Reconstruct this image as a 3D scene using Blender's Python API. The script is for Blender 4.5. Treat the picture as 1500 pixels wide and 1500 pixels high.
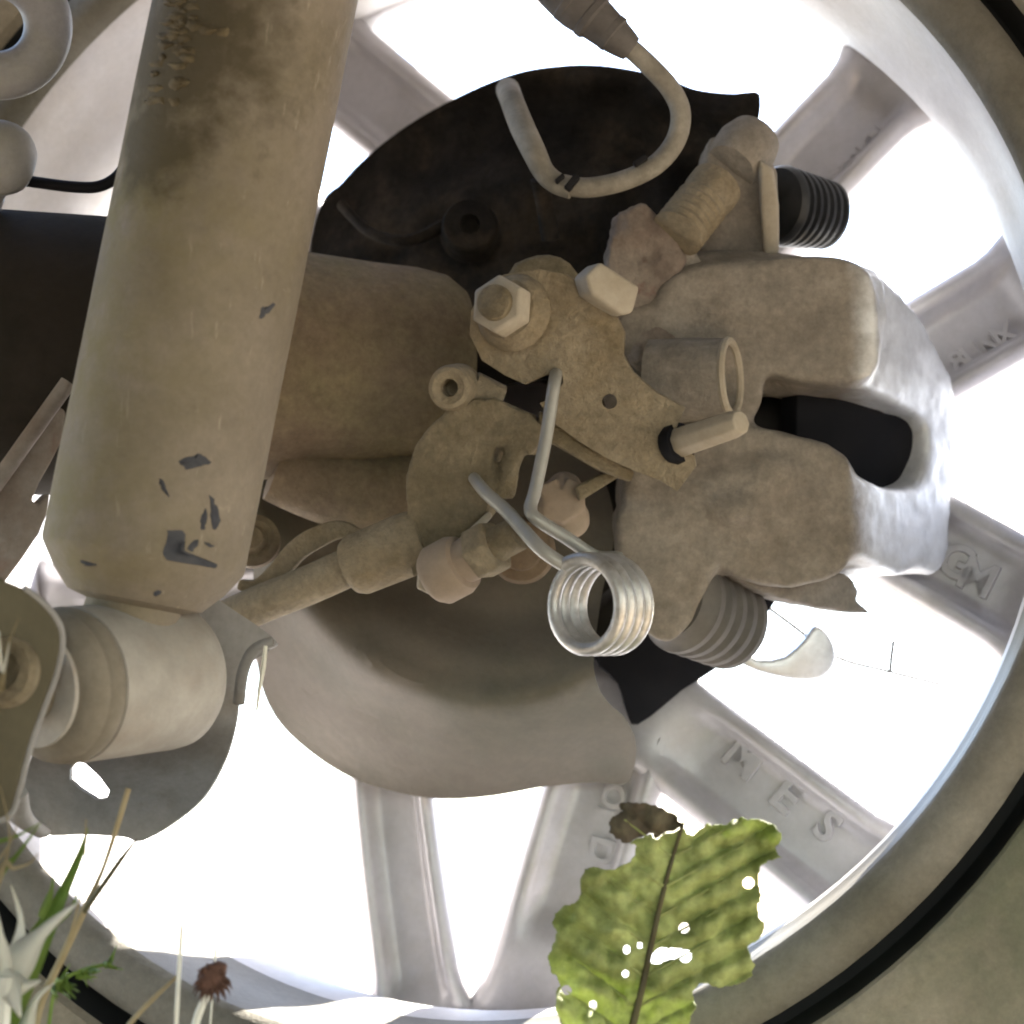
import bpy, bmesh, math, random
from mathutils import Vector, Matrix, noise
random.seed(7)
R = math.radians
scene = bpy.context.scene
for o in list(bpy.data.objects): bpy.data.objects.remove(o)

# ---------------------------------------------------------------- camera, sky, sun, exposure
H = 0.182                                  # camera height above the ground
PITCH = math.radians(11)                   # looking slightly up
FOV = 28.0
K = 2*math.tan(R(FOV/2))/1500.0            # metres per photo pixel at 1 m
cam_d = bpy.data.cameras.new('camera'); cam = bpy.data.objects.new('camera', cam_d)
scene.collection.objects.link(cam)
cam.location = (0, 0, H); cam.rotation_euler = (R(90)+PITCH, 0, 0)
cam_d.sensor_fit = 'HORIZONTAL'; cam_d.angle = R(FOV)
cam_d.clip_start = 0.02; cam_d.clip_end = 3000
scene.camera = cam
cam_d.dof.use_dof = True; cam_d.dof.focus_distance = 0.62; cam_d.dof.aperture_fstop = 12.0
scene.cycles.filter_width = 2.0

SUN = Vector((0.50, 0.62, 0.60)).normalized()      # towards the sun
elev = math.asin(SUN.z); azim = math.atan2(SUN.x, SUN.y)
w = bpy.data.worlds.new('World'); scene.world = w; w.use_nodes = True
nt = w.node_tree; bg = nt.nodes['Background']
sky = nt.nodes.new('ShaderNodeTexSky'); sky.sky_type = 'NISHITA'; sky.sun_disc = False
sky.sun_elevation = elev; sky.sun_rotation = azim; sky.dust_density = 1.0; sky.air_density = 1.0
nt.links.new(sky.outputs[0], bg.inputs[0]); bg.inputs[1].default_value = 0.15
sl = bpy.data.lights.new('sun', 'SUN'); sl.energy = 5.0; sl.angle = R(0.6); sl.color = (1.0, 0.92, 0.80)
so = bpy.data.objects.new('sun', sl); scene.collection.objects.link(so)
so.rotation_euler = (-SUN).to_track_quat('-Z', 'Y').to_euler(); so.location = SUN*8
scene.view_settings.view_transform = 'Standard'; scene.view_settings.look = 'None'
scene.view_settings.gamma = 1.0; scene.view_settings.use_curve_mapping = False
scene.view_settings.exposure = 3.05
scene.cycles.max_bounces = 10; scene.cycles.diffuse_bounces = 6

# ---------------------------------------------------------------- materials
def mat(name, c1, c2=None, scale=60.0, rough=0.85, metallic=0.0, bump=0.0, bscale=None, detail=6.0,
        c3=None, scale3=18.0, cut3=(0.5, 0.62), contrast=(0.35, 0.65), trans=0.0, grain=None):
    if grain is None: grain = min(.19, bump*.6) if rough > .55 else min(.08, bump)
    m = bpy.data.materials.new(name); m.use_nodes = True
    n = m.node_tree.nodes; l = m.node_tree.links
    b = n['Principled BSDF']
    b.inputs['Roughness'].default_value = rough; b.inputs['Metallic'].default_value = metallic
    tc = n.new('ShaderNodeTexCoord')
    def nz(sc, det=detail, ro=0.6):
        t = n.new('ShaderNodeTexNoise'); t.inputs['Scale'].default_value = sc
        t.inputs['Detail'].default_value = det; t.inputs['Roughness'].default_value = ro
        l.new(tc.outputs['Object'], t.inputs['Vector']); return t
    a = nz(scale)
    rp = n.new('ShaderNodeValToRGB'); l.new(a.outputs['Fac'], rp.inputs['Fac'])
    rp.color_ramp.elements[0].position = contrast[0]; rp.color_ramp.elements[1].position = contrast[1]
    rp.color_ramp.elements[0].color = (*c1, 1); rp.color_ramp.elements[1].color = (*(c2 or c1), 1)
    col = rp.outputs['Color']
    if c3:
        t3 = nz(scale3, 8.0, 0.65)
        r3 = n.new('ShaderNodeMapRange'); l.new(t3.outputs['Fac'], r3.inputs['Value'])
        r3.inputs['From Min'].default_value = cut3[0]; r3.inputs['From Max'].default_value = cut3[1]
        mx = n.new('ShaderNodeMix'); mx.data_type = 'RGBA'
        l.new(r3.outputs['Result'], mx.inputs['Factor']); l.new(col, mx.inputs[6])
        mx.inputs[7].default_value = (*c3, 1); col = mx.outputs[2]
    if grain > 0:
        sp = nz(420, 3.0, 0.75); mr = n.new('ShaderNodeMapRange'); l.new(sp.outputs['Fac'], mr.inputs['Value'])
        mr.inputs['From Min'].default_value = .30; mr.inputs['From Max'].default_value = .70
        mr.inputs['To Min'].default_value = 1-grain; mr.inputs['To Max'].default_value = 1+grain*.8
        vb = nz(130, 5.0, 0.7); m2 = n.new('ShaderNodeMapRange'); l.new(vb.outputs['Fac'], m2.inputs['Value'])
        m2.inputs['From Min'].default_value = .33; m2.inputs['From Max'].default_value = .67
        m2.inputs['To Min'].default_value = 1-grain; m2.inputs['To Max'].default_value = 1+grain*.6
        mu = n.new('ShaderNodeMath'); mu.operation = 'MULTIPLY'; l.new(mr.outputs[0], mu.inputs[0]); l.new(m2.outputs[0], mu.inputs[1])
        vm = n.new('ShaderNodeVectorMath'); vm.operation = 'SCALE'; l.new(col, vm.inputs[0]); l.new(mu.outputs[0], vm.inputs['Scale']); col = vm.outputs['Vector']
    l.new(col, b.inputs['Base Color'])
    rr = n.new('ShaderNodeMapRange'); l.new(a.outputs['Fac'], rr.inputs['Value'])
    rr.inputs['To Min'].default_value = max(0.05, rough-0.12); rr.inputs['To Max'].default_value = min(1, rough+0.12)
    l.new(rr.outputs['Result'], b.inputs['Roughness'])
    if bump > 0:
        bn = nz(bscale or scale*5, 8.0, 0.7)
        bp = n.new('ShaderNodeBump'); bp.inputs['Strength'].default_value = bump; bp.inputs['Distance'].default_value = 0.004
        b2 = nz(110, 6.0, 0.7); ad = n.new('ShaderNodeMath'); ad.operation = 'MULTIPLY_ADD'; ad.inputs[1].default_value = 1.6
        l.new(b2.outputs['Fac'], ad.inputs[0]); l.new(bn.outputs['Fac'], ad.inputs[2])
        l.new(ad.outputs[0], bp.inputs['Height']); l.new(bp.outputs['Normal'], b.inputs['Normal'])
    if trans > 0:
        tr = n.new('ShaderNodeBsdfTranslucent'); l.new(col, tr.inputs['Color'])
        ms = n.new('ShaderNodeMixShader'); ms.inputs[0].default_value = trans
        out = n['Material Output']
        l.new(b.outputs[0], ms.inputs[1]); l.new(tr.outputs[0], ms.inputs[2]); l.new(ms.outputs[0], out.inputs['Surface'])
    return m

M = {}
M['alloy'] = mat('silver_alloy_paint', (0.44,0.43,0.45), (0.53,0.52,0.545), 25, 0.42, 0.35, 0.05, 500, c3=(0.40,0.37,0.33), scale3=14, cut3=(0.5,0.8))
M['barrel'] = mat('silver_rim_barrel', (0.50,0.49,0.51), (0.62,0.61,0.63), 18, 0.6, 0.1, 0.08, 200, c3=(0.36,0.32,0.27), scale3=9, cut3=(0.45,0.8))
M['lip'] = mat('dusty_rim_lip', (0.165,0.158,0.132), (0.235,0.228,0.200), 22, 0.75, 0.0, 0.2, 300, c3=(0.11,0.102,0.075), scale3=12, cut3=(0.42,0.72))
M['lip_dark'] = mat('dark_olive_barrel_edge', (0.112,0.108,0.092), (0.200,0.192,0.172), 12, 0.65, 0.1, 0.1, 200, c3=(0.256,0.240,0.216), scale3=8, cut3=(0.5,0.7))
M['tyre'] = mat('dusty_tyre_rubber', (0.210,0.188,0.143), (0.345,0.307,0.232), 16, 0.95, 0, 0.2, 180, c3=(0.150,0.165,0.105), scale3=10, cut3=(0.45,0.7))
M['bead'] = mat('black_tyre_bead', (0.010,0.011,0.012), (0.018,0.020,0.020), 30, 0.7, 0, 0.05)
M['shock'] = mat('dusty_damper_paint', (0.168,0.146,0.116), (0.236,0.208,0.172), 28, 0.85, 0, 0.16, 260, c3=(0.148,0.128,0.086), scale3=16, cut3=(0.46,0.72))
M['mudcrust'] = mat('dark_mud_crust', (0.075,0.058,0.03), (0.13,0.105,0.06), 120, 0.95, 0, 0.3, 300)
M['chip'] = mat('chipped_blue_grey_paint', (0.026,0.030,0.042), (0.058,0.062,0.074), 160, 0.95)
M['eye'] = mat('pale_bushing_sleeve', (0.285,0.270,0.245), (0.37,0.358,0.335), 34, 0.7, 0.05, 0.12, 300, c3=(0.24,0.20,0.165), scale3=26, cut3=(0.5,0.75))
M['rubber'] = mat('dusty_bush_rubber', (0.140,0.124,0.096), (0.205,0.185,0.15), 45, 0.92, 0, 0.15, 300)
M['bracket'] = mat('grey_bracket_steel', (0.19,0.19,0.19), (0.27,0.27,0.275), 26, 0.65, 0.1, 0.12, 300, c3=(0.14,0.12,0.10), scale3=20, cut3=(0.5,0.75))
M['bracket_olive'] = mat('olive_dirt_bracket_steel', (0.056,0.050,0.027), (0.079,0.072,0.045), 26, 0.8, 0.0, 0.12, 300)
M['axle'] = mat('black_painted_axle', (0.015,0.015,0.011), (0.038,0.031,0.025), 14, 0.8, 0, 0.1, 200)
M['rusty'] = mat('rust_brown_hub_casting', (0.150,0.110,0.074), (0.230,0.185,0.130), 14, 0.9, 0, 0.35, 220, c3=(0.185,0.155,0.092), scale3=30, cut3=(0.42,0.68))
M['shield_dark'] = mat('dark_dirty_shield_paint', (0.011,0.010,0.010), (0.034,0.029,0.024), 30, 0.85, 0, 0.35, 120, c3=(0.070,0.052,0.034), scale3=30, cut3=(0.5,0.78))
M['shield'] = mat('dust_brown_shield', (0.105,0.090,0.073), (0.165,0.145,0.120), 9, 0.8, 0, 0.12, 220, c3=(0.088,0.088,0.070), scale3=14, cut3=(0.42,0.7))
M['caliper'] = mat('dust_coated_caliper_iron', (0.195,0.176,0.152), (0.300,0.274,0.240), 24, 0.85, 0, 0.32, 240, c3=(0.150,0.122,0.094), scale3=20, cut3=(0.46,0.8))
M['caliper_pale'] = mat('pale_bluish_caliper_iron', (0.62,0.64,0.67), (0.80,0.82,0.85), 60, 0.38, 0.75, 0.10, 260, c3=(0.25,0.25,0.26), scale3=80, cut3=(0.62,0.75))  # bluish white base, brightened to imitate sky glare
M['caliper_red'] = mat('rusty_red_caliper_iron', (0.17,0.135,0.115), (0.29,0.255,0.22), 40, 0.9, 0, 0.35, 200, c3=(0.15,0.07,0.06), scale3=60, cut3=(0.56,0.68))
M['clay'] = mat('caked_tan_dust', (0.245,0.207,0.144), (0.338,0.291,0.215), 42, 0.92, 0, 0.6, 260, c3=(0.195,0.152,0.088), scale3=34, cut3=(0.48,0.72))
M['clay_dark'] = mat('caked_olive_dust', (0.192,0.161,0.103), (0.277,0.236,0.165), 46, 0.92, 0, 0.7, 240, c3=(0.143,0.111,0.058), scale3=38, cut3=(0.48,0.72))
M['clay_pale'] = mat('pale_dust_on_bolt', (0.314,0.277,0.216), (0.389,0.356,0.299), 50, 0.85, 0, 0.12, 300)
M['pinkish'] = mat('pinkish_dusty_nut', (0.260,0.206,0.159), (0.317,0.260,0.209), 40, 0.85, 0, 0.1, 300)
M['orange'] = mat('brown_rusty_bush', (0.125,0.088,0.058), (0.19,0.145,0.10), 60, 0.9, 0, 0.2, 300)
M['zinc'] = mat('bright_spring_wire', (0.46,0.46,0.45), (0.66,0.665,0.67), 160, 0.42, 0.75, 0.10, 600, c3=(0.27,0.24,0.19), scale3=70, cut3=(0.54,0.74))
M['zinc_dull'] = mat('dull_spring_wire', (0.34,0.345,0.33), (0.42,0.42,0.40), 120, 0.5, 0.4, 0.03, 600)
M['boot'] = mat('black_rubber_boot', (0.016,0.018,0.021), (0.045,0.047,0.05), 60, 0.45, 0, 0.05, 300)
M['boot_grey'] = mat('dusty_rubber_boot', (0.085,0.08,0.078), (0.15,0.14,0.13), 60, 0.6, 0, 0.05, 300)
M['black'] = mat('black_iron', (0.006,0.007,0.010), (0.012,0.012,0.015), 60, 0.7)
M['disc'] = mat('dark_brake_disc_iron', (0.02,0.019,0.018), (0.04,0.036,0.033), 60, 0.6, 0.3)
M['hose'] = mat('grey_tan_dusty_sheath', (0.20,0.185,0.155), (0.30,0.285,0.25), 60, 0.8, 0, 0.2, 400, c3=(0.13,0.115,0.09), scale3=40, cut3=(0.5,0.75))
M['hose_dark'] = mat('dark_rubber_grommet', (0.075,0.07,0.07), (0.14,0.13,0.125), 60, 0.7, 0, 0.1, 300)
M['mark'] = mat('black_tape_mark', (0.01,0.01,0.012), None, 60, 0.6)
M['coil'] = mat('pale_grey_coil_paint', (0.24,0.24,0.25), (0.37,0.36,0.37), 22, 0.55, 0.0, 0.08, 250, c3=(0.26,0.25,0.19), scale3=16, cut3=(0.48,0.75))
M['link'] = mat('worn_link_steel', (0.22,0.17,0.135), (0.36,0.33,0.30), 40, 0.7, 0.1, 0.15, 260, c3=(0.23,0.11,0.075), scale3=28, cut3=(0.55,0.72))
M['leaf'] = mat('green_leaf_tissue', (0.224,0.280,0.084), (0.470,0.538,0.224), 45, 0.6, 0, 0.3, 330, c3=(0.168,0.162,0.067), scale3=30, cut3=(0.56,0.78), trans=0.35)
M['leaf_dead'] = mat('withered_leaf_tip', (0.075,0.06,0.045), (0.14,0.13,0.08), 90, 0.8, 0, 0.3, 330, trans=0.2)
M['vein'] = mat('dark_leaf_rib', (0.045,0.04,0.018), (0.075,0.07,0.03), 60, 0.7)
M['grass'] = mat('fresh_green_grass', (0.14,0.25,0.035), (0.25,0.36,0.08), 70, 0.6, 0, 0, trans=0.4)
M['grass_pale'] = mat('sunlit_white_grass', (0.74,0.74,0.66), (0.84,0.84,0.78), 70, 0.6, 0, 0, trans=0.3)  # near-white colour stands in for full sun on blades and stalks
M['straw'] = mat('dry_straw_stalk', (0.30,0.24,0.13), (0.40,0.34,0.21), 90, 0.7, 0, 0, trans=0.2)
M['seedhead'] = mat('brown_dead_flower', (0.075,0.035,0.025), (0.16,0.085,0.06), 120, 0.9, 0, 0.4, 400)
M['ground'] = mat('dry_pale_earth', (0.27,0.215,0.15), (0.37,0.30,0.22), 3, 0.95, 0, 0.3, 40)
M['slab'] = mat('pale_concrete_slab', (0.56,0.55,0.53), (0.64,0.63,0.61), 3, 0.9, 0, 0.15, 60)
M['underbody'] = mat('grey_underbody_coating', (0.06,0.058,0.055), (0.10,0.096,0.09), 6, 0.9, 0, 0.2, 60)

for k_ in ('black','axle','shield_dark','disc','bead','mark'):
    M[k_].node_tree.nodes['Principled BSDF'].inputs['Specular IOR Level'].default_value = 0.15

# ---------------------------------------------------------------- helpers
CP, SP = math.cos(PITCH), math.sin(PITCH)
def cam2w(x, y, z): return Vector((x, y*CP-z*SP, H+y*SP+z*CP))
def P(px, py, d): return cam2w((px-750)*d*K, d, (750-py)*d*K)      # a point seen at photo pixel (px,py), d metres ahead
def m_px(n, d): return n*d*K
COL = scene.collection
def thing(name, label, cat, loc, group=None):
    o = bpy.data.objects.new(name, None); COL.objects.link(o); o.location = loc
    o.empty_display_size = 0.02; o['label'] = label; o['category'] = cat
    if group: o['group'] = group
    return o
def rootloc(o):
    v = Vector((0,0,0))
    while o: v += o.location; o = o.parent
    return v
def obj(name, verts, faces, m, parent=None, smooth=True, auto=None):
    off = rootloc(parent) if parent else Vector((0,0,0))
    me = bpy.data.meshes.new(name)
    me.from_pydata([tuple(Vector(v)-off) for v in verts], [], faces)
    bm = bmesh.new(); bm.from_mesh(me); bmesh.ops.recalc_face_normals(bm, faces=bm.faces[:]); bm.to_mesh(me); bm.free()
    if smooth: me.polygons.foreach_set('use_smooth', [True]*len(me.polygons))
    me.materials.append(M[m]); me.update()
    o = bpy.data.objects.new(name, me); COL.objects.link(o); o.parent = parent
    if auto is not None: sharpen(o, auto)
    return o
def sharpen(o, ang):
    bm = bmesh.new(); bm.from_mesh(o.data)
    for e in bm.edges:
        if len(e.link_faces) == 2 and e.calc_face_angle(0) > R(ang): e.smooth = False
    bm.to_mesh(o.data); bm.free()
def bevel(o, wd, seg=3):
    b = o.modifiers.new('bevel', 'BEVEL'); b.width = wd; b.segments = seg; b.limit_method = 'ANGLE'; b.angle_limit = R(40)
    b.harden_normals = False; return o
def catmull(pts, n, closed=False):
    pts = [Vector(p) for p in pts]; N = len(pts); out = []
    rng = N if closed else N-1
    for i in range(rng):
        if closed: a,b,c,d = pts[(i-1)%N], pts[i], pts[(i+1)%N], pts[(i+2)%N]
        else: a,b,c,d = pts[max(i-1,0)], pts[i], pts[i+1], pts[min(i+2,N-1)]
        for j in range(n):
            t = j/n
            out.append(0.5*((2*b)+(c-a)*t+(2*a-5*b+4*c-d)*t*t+(3*b-a-3*c+d)*t**3))
    if not closed: out.append(pts[-1])
    return out
def frame(d):
    d = d.normalized(); u = Vector((0,0,1)) if abs(d.z) < 0.9 else Vector((1,0,0))
    a = d.cross(u).normalized(); return a, d.cross(a).normalized()
class Geo:
    def __init__(s): s.v = []; s.f = []
    def add(s, v, f):
        k = len(s.v); s.v += [Vector(x) for x in v]; s.f += [tuple(i+k for i in q) for q in f]; return s
    def tube(s, pts, rad, seg=12, n=6, smooth=True, caps=True, flat=1.0):
        """pts: world points; rad: metres, scalar or list per point"""
        if not hasattr(rad, '__len__'): rad = [rad]*len(pts)
        if smooth and len(pts) > 2:
            q = catmull(pts, n); rr = []
            for i in range(len(pts)-1):
                for j in range(n): rr.append(rad[i]+(rad[i+1]-rad[i])*j/n)
            rr.append(rad[-1])
        else: q = [Vector(p) for p in pts]; rr = list(rad)
        t0 = (q[1]-q[0]).normalized(); a, b = frame(t0); v = []; f = []
        for i, p in enumerate(q):
            t = (q[min(i+1,len(q)-1)]-q[max(i-1,0)]).normalized()
            a = (a - t*a.dot(t)).normalized(); b = t.cross(a)
            for k in range(seg):
                th = 2*math.pi*k/seg
                v.append(p + a*math.cos(th)*rr[i] + b*math.sin(th)*rr[i]*flat)
        for i in range(len(q)-1):
            for k in range(seg):
                f.append((i*seg+k, i*seg+(k+1)%seg, (i+1)*seg+(k+1)%seg, (i+1)*seg+k))
        if caps: f.append(tuple(range(seg))[::-1]); f.append(tuple((len(q)-1)*seg+k for k in range(seg)))
        return s.add(v, f)
    def lathe(s, p0, ax, prof, seg=48, closed=False, caps=True, a0=0, a1=2*math.pi, wob=None):
        ax = Vector(ax).normalized(); a, b = frame(ax); v = []; f = []; n = len(prof)
        full = abs(a1-a0) > 6.28; cols = seg if full else seg+1
        for k in range(cols):
            th = a0+(a1-a0)*k/seg
            for (q, r) in prof:
                if wob: r *= 1+wob*noise.noise(Vector((math.cos(th)*2, math.sin(th)*2, q*120)))
                v.append(Vector(p0)+ax*q+(a*math.cos(th)+b*math.sin(th))*r)
        m = n if closed else n-1
        for k in range(seg):
            k2 = (k+1) % cols
            for i in range(m):
                j = (i+1) % n; f.append((k*n+i, k*n+j, k2*n+j, k2*n+i))
        if caps and not closed:
            if prof[0][1] > 1e-6: f.append(tuple(k*n for k in range(cols)))
            if prof[-1][1] > 1e-6: f.append(tuple(k*n+n-1 for k in range(cols)))
        return s.add(v, f)
    def prism(s, out, d0, d1, grad=(0,0,0,0), sm=0):
        """out: photo-pixel outline taken at depth d0, kept the same size at the back face d1.
        grad=(cx,cy,gx,gy) tilts the plate in depth"""
        if sm: out = [(p.x,p.y) for p in catmull([(x,y,0) for x,y in out], sm, True)]
        cx,cy,gx,gy = grad; n = len(out)
        fr = [P(x,y,d0+gx*(x-cx)+gy*(y-cy)) for x,y in out]
        nrm = Vector((0,0,0))
        for i in range(n):
            nrm += (fr[i]-fr[0]).cross(fr[(i+1)%n]-fr[0])
        nrm.normalize()
        if nrm.y < 0: nrm = -nrm
        bk = [p+nrm*(d1-d0) for p in fr]
        f = [tuple(range(n)), tuple(range(n,2*n))[::-1]]
        for i in range(n): j = (i+1)%n; f.append((i, j, n+j, n+i))
        return s.add(fr+bk, f)
    def box(s, c, ax, ay, az):
        c = Vector(c); ax,ay,az = Vector(ax),Vector(ay),Vector(az); v = []
        for i in (-1,1):
            for j in (-1,1):
                for k in (-1,1): v.append(c+ax*i+ay*j+az*k)
        return s.add(v, [(0,1,3,2),(4,6,7,5),(0,4,5,1),(2,3,7,6),(0,2,6,4),(1,5,7,3)])
    def sphere(s, c, r, sc=(1,1,1), seg=16, rings=10):
        v = []; f = []
        for i in range(rings+1):
            ph = math.pi*i/rings
            for k in range(seg):
                th = 2*math.pi*k/seg
                v.append(Vector(c)+Vector((r*sc[0]*math.sin(ph)*math.cos(th), r*sc[1]*math.sin(ph)*math.sin(th), r*sc[2]*math.cos(ph))))
        for i in range(rings):
            for k in range(seg): f.append((i*seg+k, i*seg+(k+1)%seg, (i+1)*seg+(k+1)%seg, (i+1)*seg+k))
        return s.add(v, f)
    def dish(s, out, ctr, depth, thick, rings=14, sm=4):
        """a pressed sheet: rings from ctr to the outline, depth(px,py,t) gives its distance; closed, with real thickness"""
        o = [(p.x,p.y) for p in catmull([(x,y,0) for x,y in out], sm, True)] if sm else out
        n = len(o); fr = []; bk = []
        fr.append(P(*ctr, depth(*ctr, 0)))
        for i in range(1, rings+1):
            t = (i/rings)**0.8
            for x,y in o:
                X = ctr[0]+(x-ctr[0])*t; Y = ctr[1]+(y-ctr[1])*t; fr.append(P(X,Y,depth(X,Y,t)))
        bk = [p+Vector((0,thick,0)) for p in fr]; L = len(fr); f = []
        for side, off in ((0,0),(1,L)):
            for k in range(n): f.append((off, off+1+k, off+1+(k+1)%n))
            for i in range(rings-1):
                for k in range(n):
                    a = off+1+i*n; f.append((a+k, a+n+k, a+n+(k+1)%n, a+(k+1)%n))
        e = 1+(rings-1)*n
        for k in range(n): f.append((e+k, e+(k+1)%n, L+e+(k+1)%n, L+e+k))
        return s.add(fr+bk, f)
    def build(s, name, m, parent=None, auto=40, bev=None, seg=3, smooth=True):
        o = obj(name, s.v, s.f, m, parent, smooth, auto if not bev else None)
        if bev: bevel(o, bev, seg)
        return o
def cast(geo, name, m, parent, voxel=0.0011, it=6, lump=0.0):
    """a rough casting: overlapping solids fused into one skin and softened"""
    o = obj(name, geo.v, geo.f, m, parent)
    r = o.modifiers.new('fuse', 'REMESH'); r.mode = 'VOXEL'; r.voxel_size = voxel; r.use_smooth_shade = True
    sm = o.modifiers.new('soften', 'SMOOTH'); sm.iterations = it; sm.factor = 0.5
    if lump:
        tx = bpy.data.textures.new(name+'_lumps', 'CLOUDS'); tx.noise_scale = 0.008; tx.noise_depth = 3
        dp = o.modifiers.new('lumps', 'DISPLACE'); dp.texture = tx; dp.strength = lump; dp.mid_level = 0.5
    bpy.context.view_layer.update()
    dg = bpy.context.evaluated_depsgraph_get(); ev = o.evaluated_get(dg)
    me = bpy.data.meshes.new_from_object(ev); o.modifiers.clear()
    me.materials.clear(); me.materials.append(M[m]); me.name = name; o.data = me
    me.polygons.foreach_set('use_smooth', [True]*len(me.polygons)); return o
def cut(o, geo):
    """cuts a real opening through o"""
    c = obj('cutter', geo.v, geo.f, 'black'); b = o.modifiers.new('cut', 'BOOLEAN'); b.operation = 'DIFFERENCE'; b.object = c; b.solver = 'EXACT'
    o.modifiers.move(len(o.modifiers)-1, 0)
    off = rootloc(o.parent) if o.parent else Vector((0,0,0))
    bpy.context.view_layer.update(); dg = bpy.context.evaluated_depsgraph_get()
    mods = [m for m in o.modifiers if m.name != 'cut']; sv = [(m.width, m.segments) for m in mods if m.type == 'BEVEL']
    for m in mods: m.show_viewport = False; m.show_render = False
    bpy.context.view_layer.update(); dg = bpy.context.evaluated_depsgraph_get()
    me = bpy.data.meshes.new_from_object(o.evaluated_get(dg)); mt = o.data.materials[0]
    o.modifiers.clear(); o.data = me; me.materials.clear(); me.materials.append(mt)
    me.polygons.foreach_set('use_smooth', [True]*len(me.polygons)); sharpen(o, 35)
    for (wd, sg) in sv: bevel(o, wd, sg)
    cm = c.data; bpy.data.objects.remove(c); bpy.data.meshes.remove(cm); return o
def cyl_between(p0, p1, r, seg=24, r1=None):
    d = Vector(p1)-Vector(p0); return Geo().lathe(p0, d, [(0,r),(d.length,r1 or r)], seg)
def hexhead(p0, ax, r, h, rot=0.0):
    ax = Vector(ax).normalized(); a, b = frame(ax); v = []
    for q, rr in ((0,r),(h*0.86,r),(h,r*0.9)):
        for k in range(6):
            th = rot+math.pi*k/3; v.append(Vector(p0)+ax*q+(a*math.cos(th)+b*math.sin(th))*rr)
    f = [tuple(range(6)), tuple(range(12,18))]
    for i in (0,6):
        for k in range(6): f.append((i+k, i+(k+1)%6, i+6+(k+1)%6, i+6+k))
    return Geo().add(v, f)
def sstep(a, b, x):
    t = min(1, max(0, (x-a)/(b-a))); return t*t*(3-2*t)

# ---------------------------------------------------------------- setting
def struct(o): o['kind'] = 'structure'; return o
gx = []; gf = []
ys = [-400,-60,-10,-3,-1.5,-.8,-.3,0,.3,.6,.9,1.2,1.6,3,8,30,120,500,1500]; xs = [-800,-100,-20,-5,-2,-1,-.5,0,.5,1,2,5,20,100,800]
for y in ys:
    for x in xs: gx.append((x,y, 0.006*noise.noise(Vector((x*3,y*3,0))) - 0.004 if abs(x) < 3 and abs(y) < 1.3 else -0.004))
for j in range(len(ys)-1):
    for i in range(len(xs)-1):
        a = j*len(xs)+i; gf.append((a, a+1, a+len(xs)+1, a+len(xs)))
struct(obj('ground', gx, gf, 'ground'))
pv = struct(obj('pavement', [(-6,1.0,0.004),(8,1.0,0.004),(8,12,0.004),(-6,12,0.004)], [(0,1,2,3)], 'underbody'))
slab = None; rot = Matrix.Rotation(R(4), 4, 'Z')
for i in range(-5,7):
    for j in range(8):
        c = rot @ Vector((0.16+i*1.2, 1.68+j*1.3, 0.02))
        if slab is None:
            slab = Geo().box((0,0,0), (.592,0,0), (0,.642,0), (0,0,.02)).build('slab', 'slab', pv, smooth=False, auto=None); bevel(slab, 0.004, 1); o = slab
        else:
            o = slab.copy(); COL.objects.link(o); o.parent = pv
        o.location = c + Vector((0,0,random.uniform(-.001,.001))); o.rotation_euler = (0,0,R(4))

# car floor above the wheel: shades the suspension, as under the car
ub = thing('car_floor', 'dark grey car floor pan over the suspension', 'car floor', (0,0.1,0.60))
g = Geo()
n = 12; vv = []; ff = []
for j in range(n+1):
    for i in range(n+1):
        x = -2.4+4.6*i/n; y = -1.7+2.32*j/n
        vv.append((x, y, 0.60+0.02*math.sin(i*1.3)-0.10*(1-j/n)))
k = len(vv); vv += [(a,b,c+0.012) for a,b,c in vv]
for j in range(n):
    for i in range(n):
        a = j*(n+1)+i; ff.append((a,a+1,a+n+2,a+n+1)); ff.append((k+a,k+a+n+1,k+a+n+2,k+a+1))
g.add(vv, ff).build('floor_pan', 'underbody', ub)
Geo().box((-.98,-.55,.40), (.62,0,0), (0,.72,0), (0,0,.26)).build('unseen_light_block', 'underbody', ub, bev=.06)  # unseen box, added to cut the fill light from the left
for x in (-1.9, 1.6):
    Geo().box((x, -.5, .57), (.05,0,0), (0,1.0,0), (0,0,.03)).build('floor_rail', 'underbody', ub, bev=.008)

# ---------------------------------------------------------------- wheel
RS = 1.08                                   # 17 inch rim
N0 = cam2w(-.0255,.665,.0308); AX = (cam2w(math.tan(.30),1,math.tan(-.19))-cam2w(0,0,0)).normalized(); F0 = N0+AX*.094
def rs(pr): return [(a*RS,b*RS) for a,b in pr]
wheel = thing('alloy_wheel', 'silver alloy wheel seen from its inner side, with dusty tyre', 'wheel', Vector((N0.x, .77, 0)))
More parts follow.
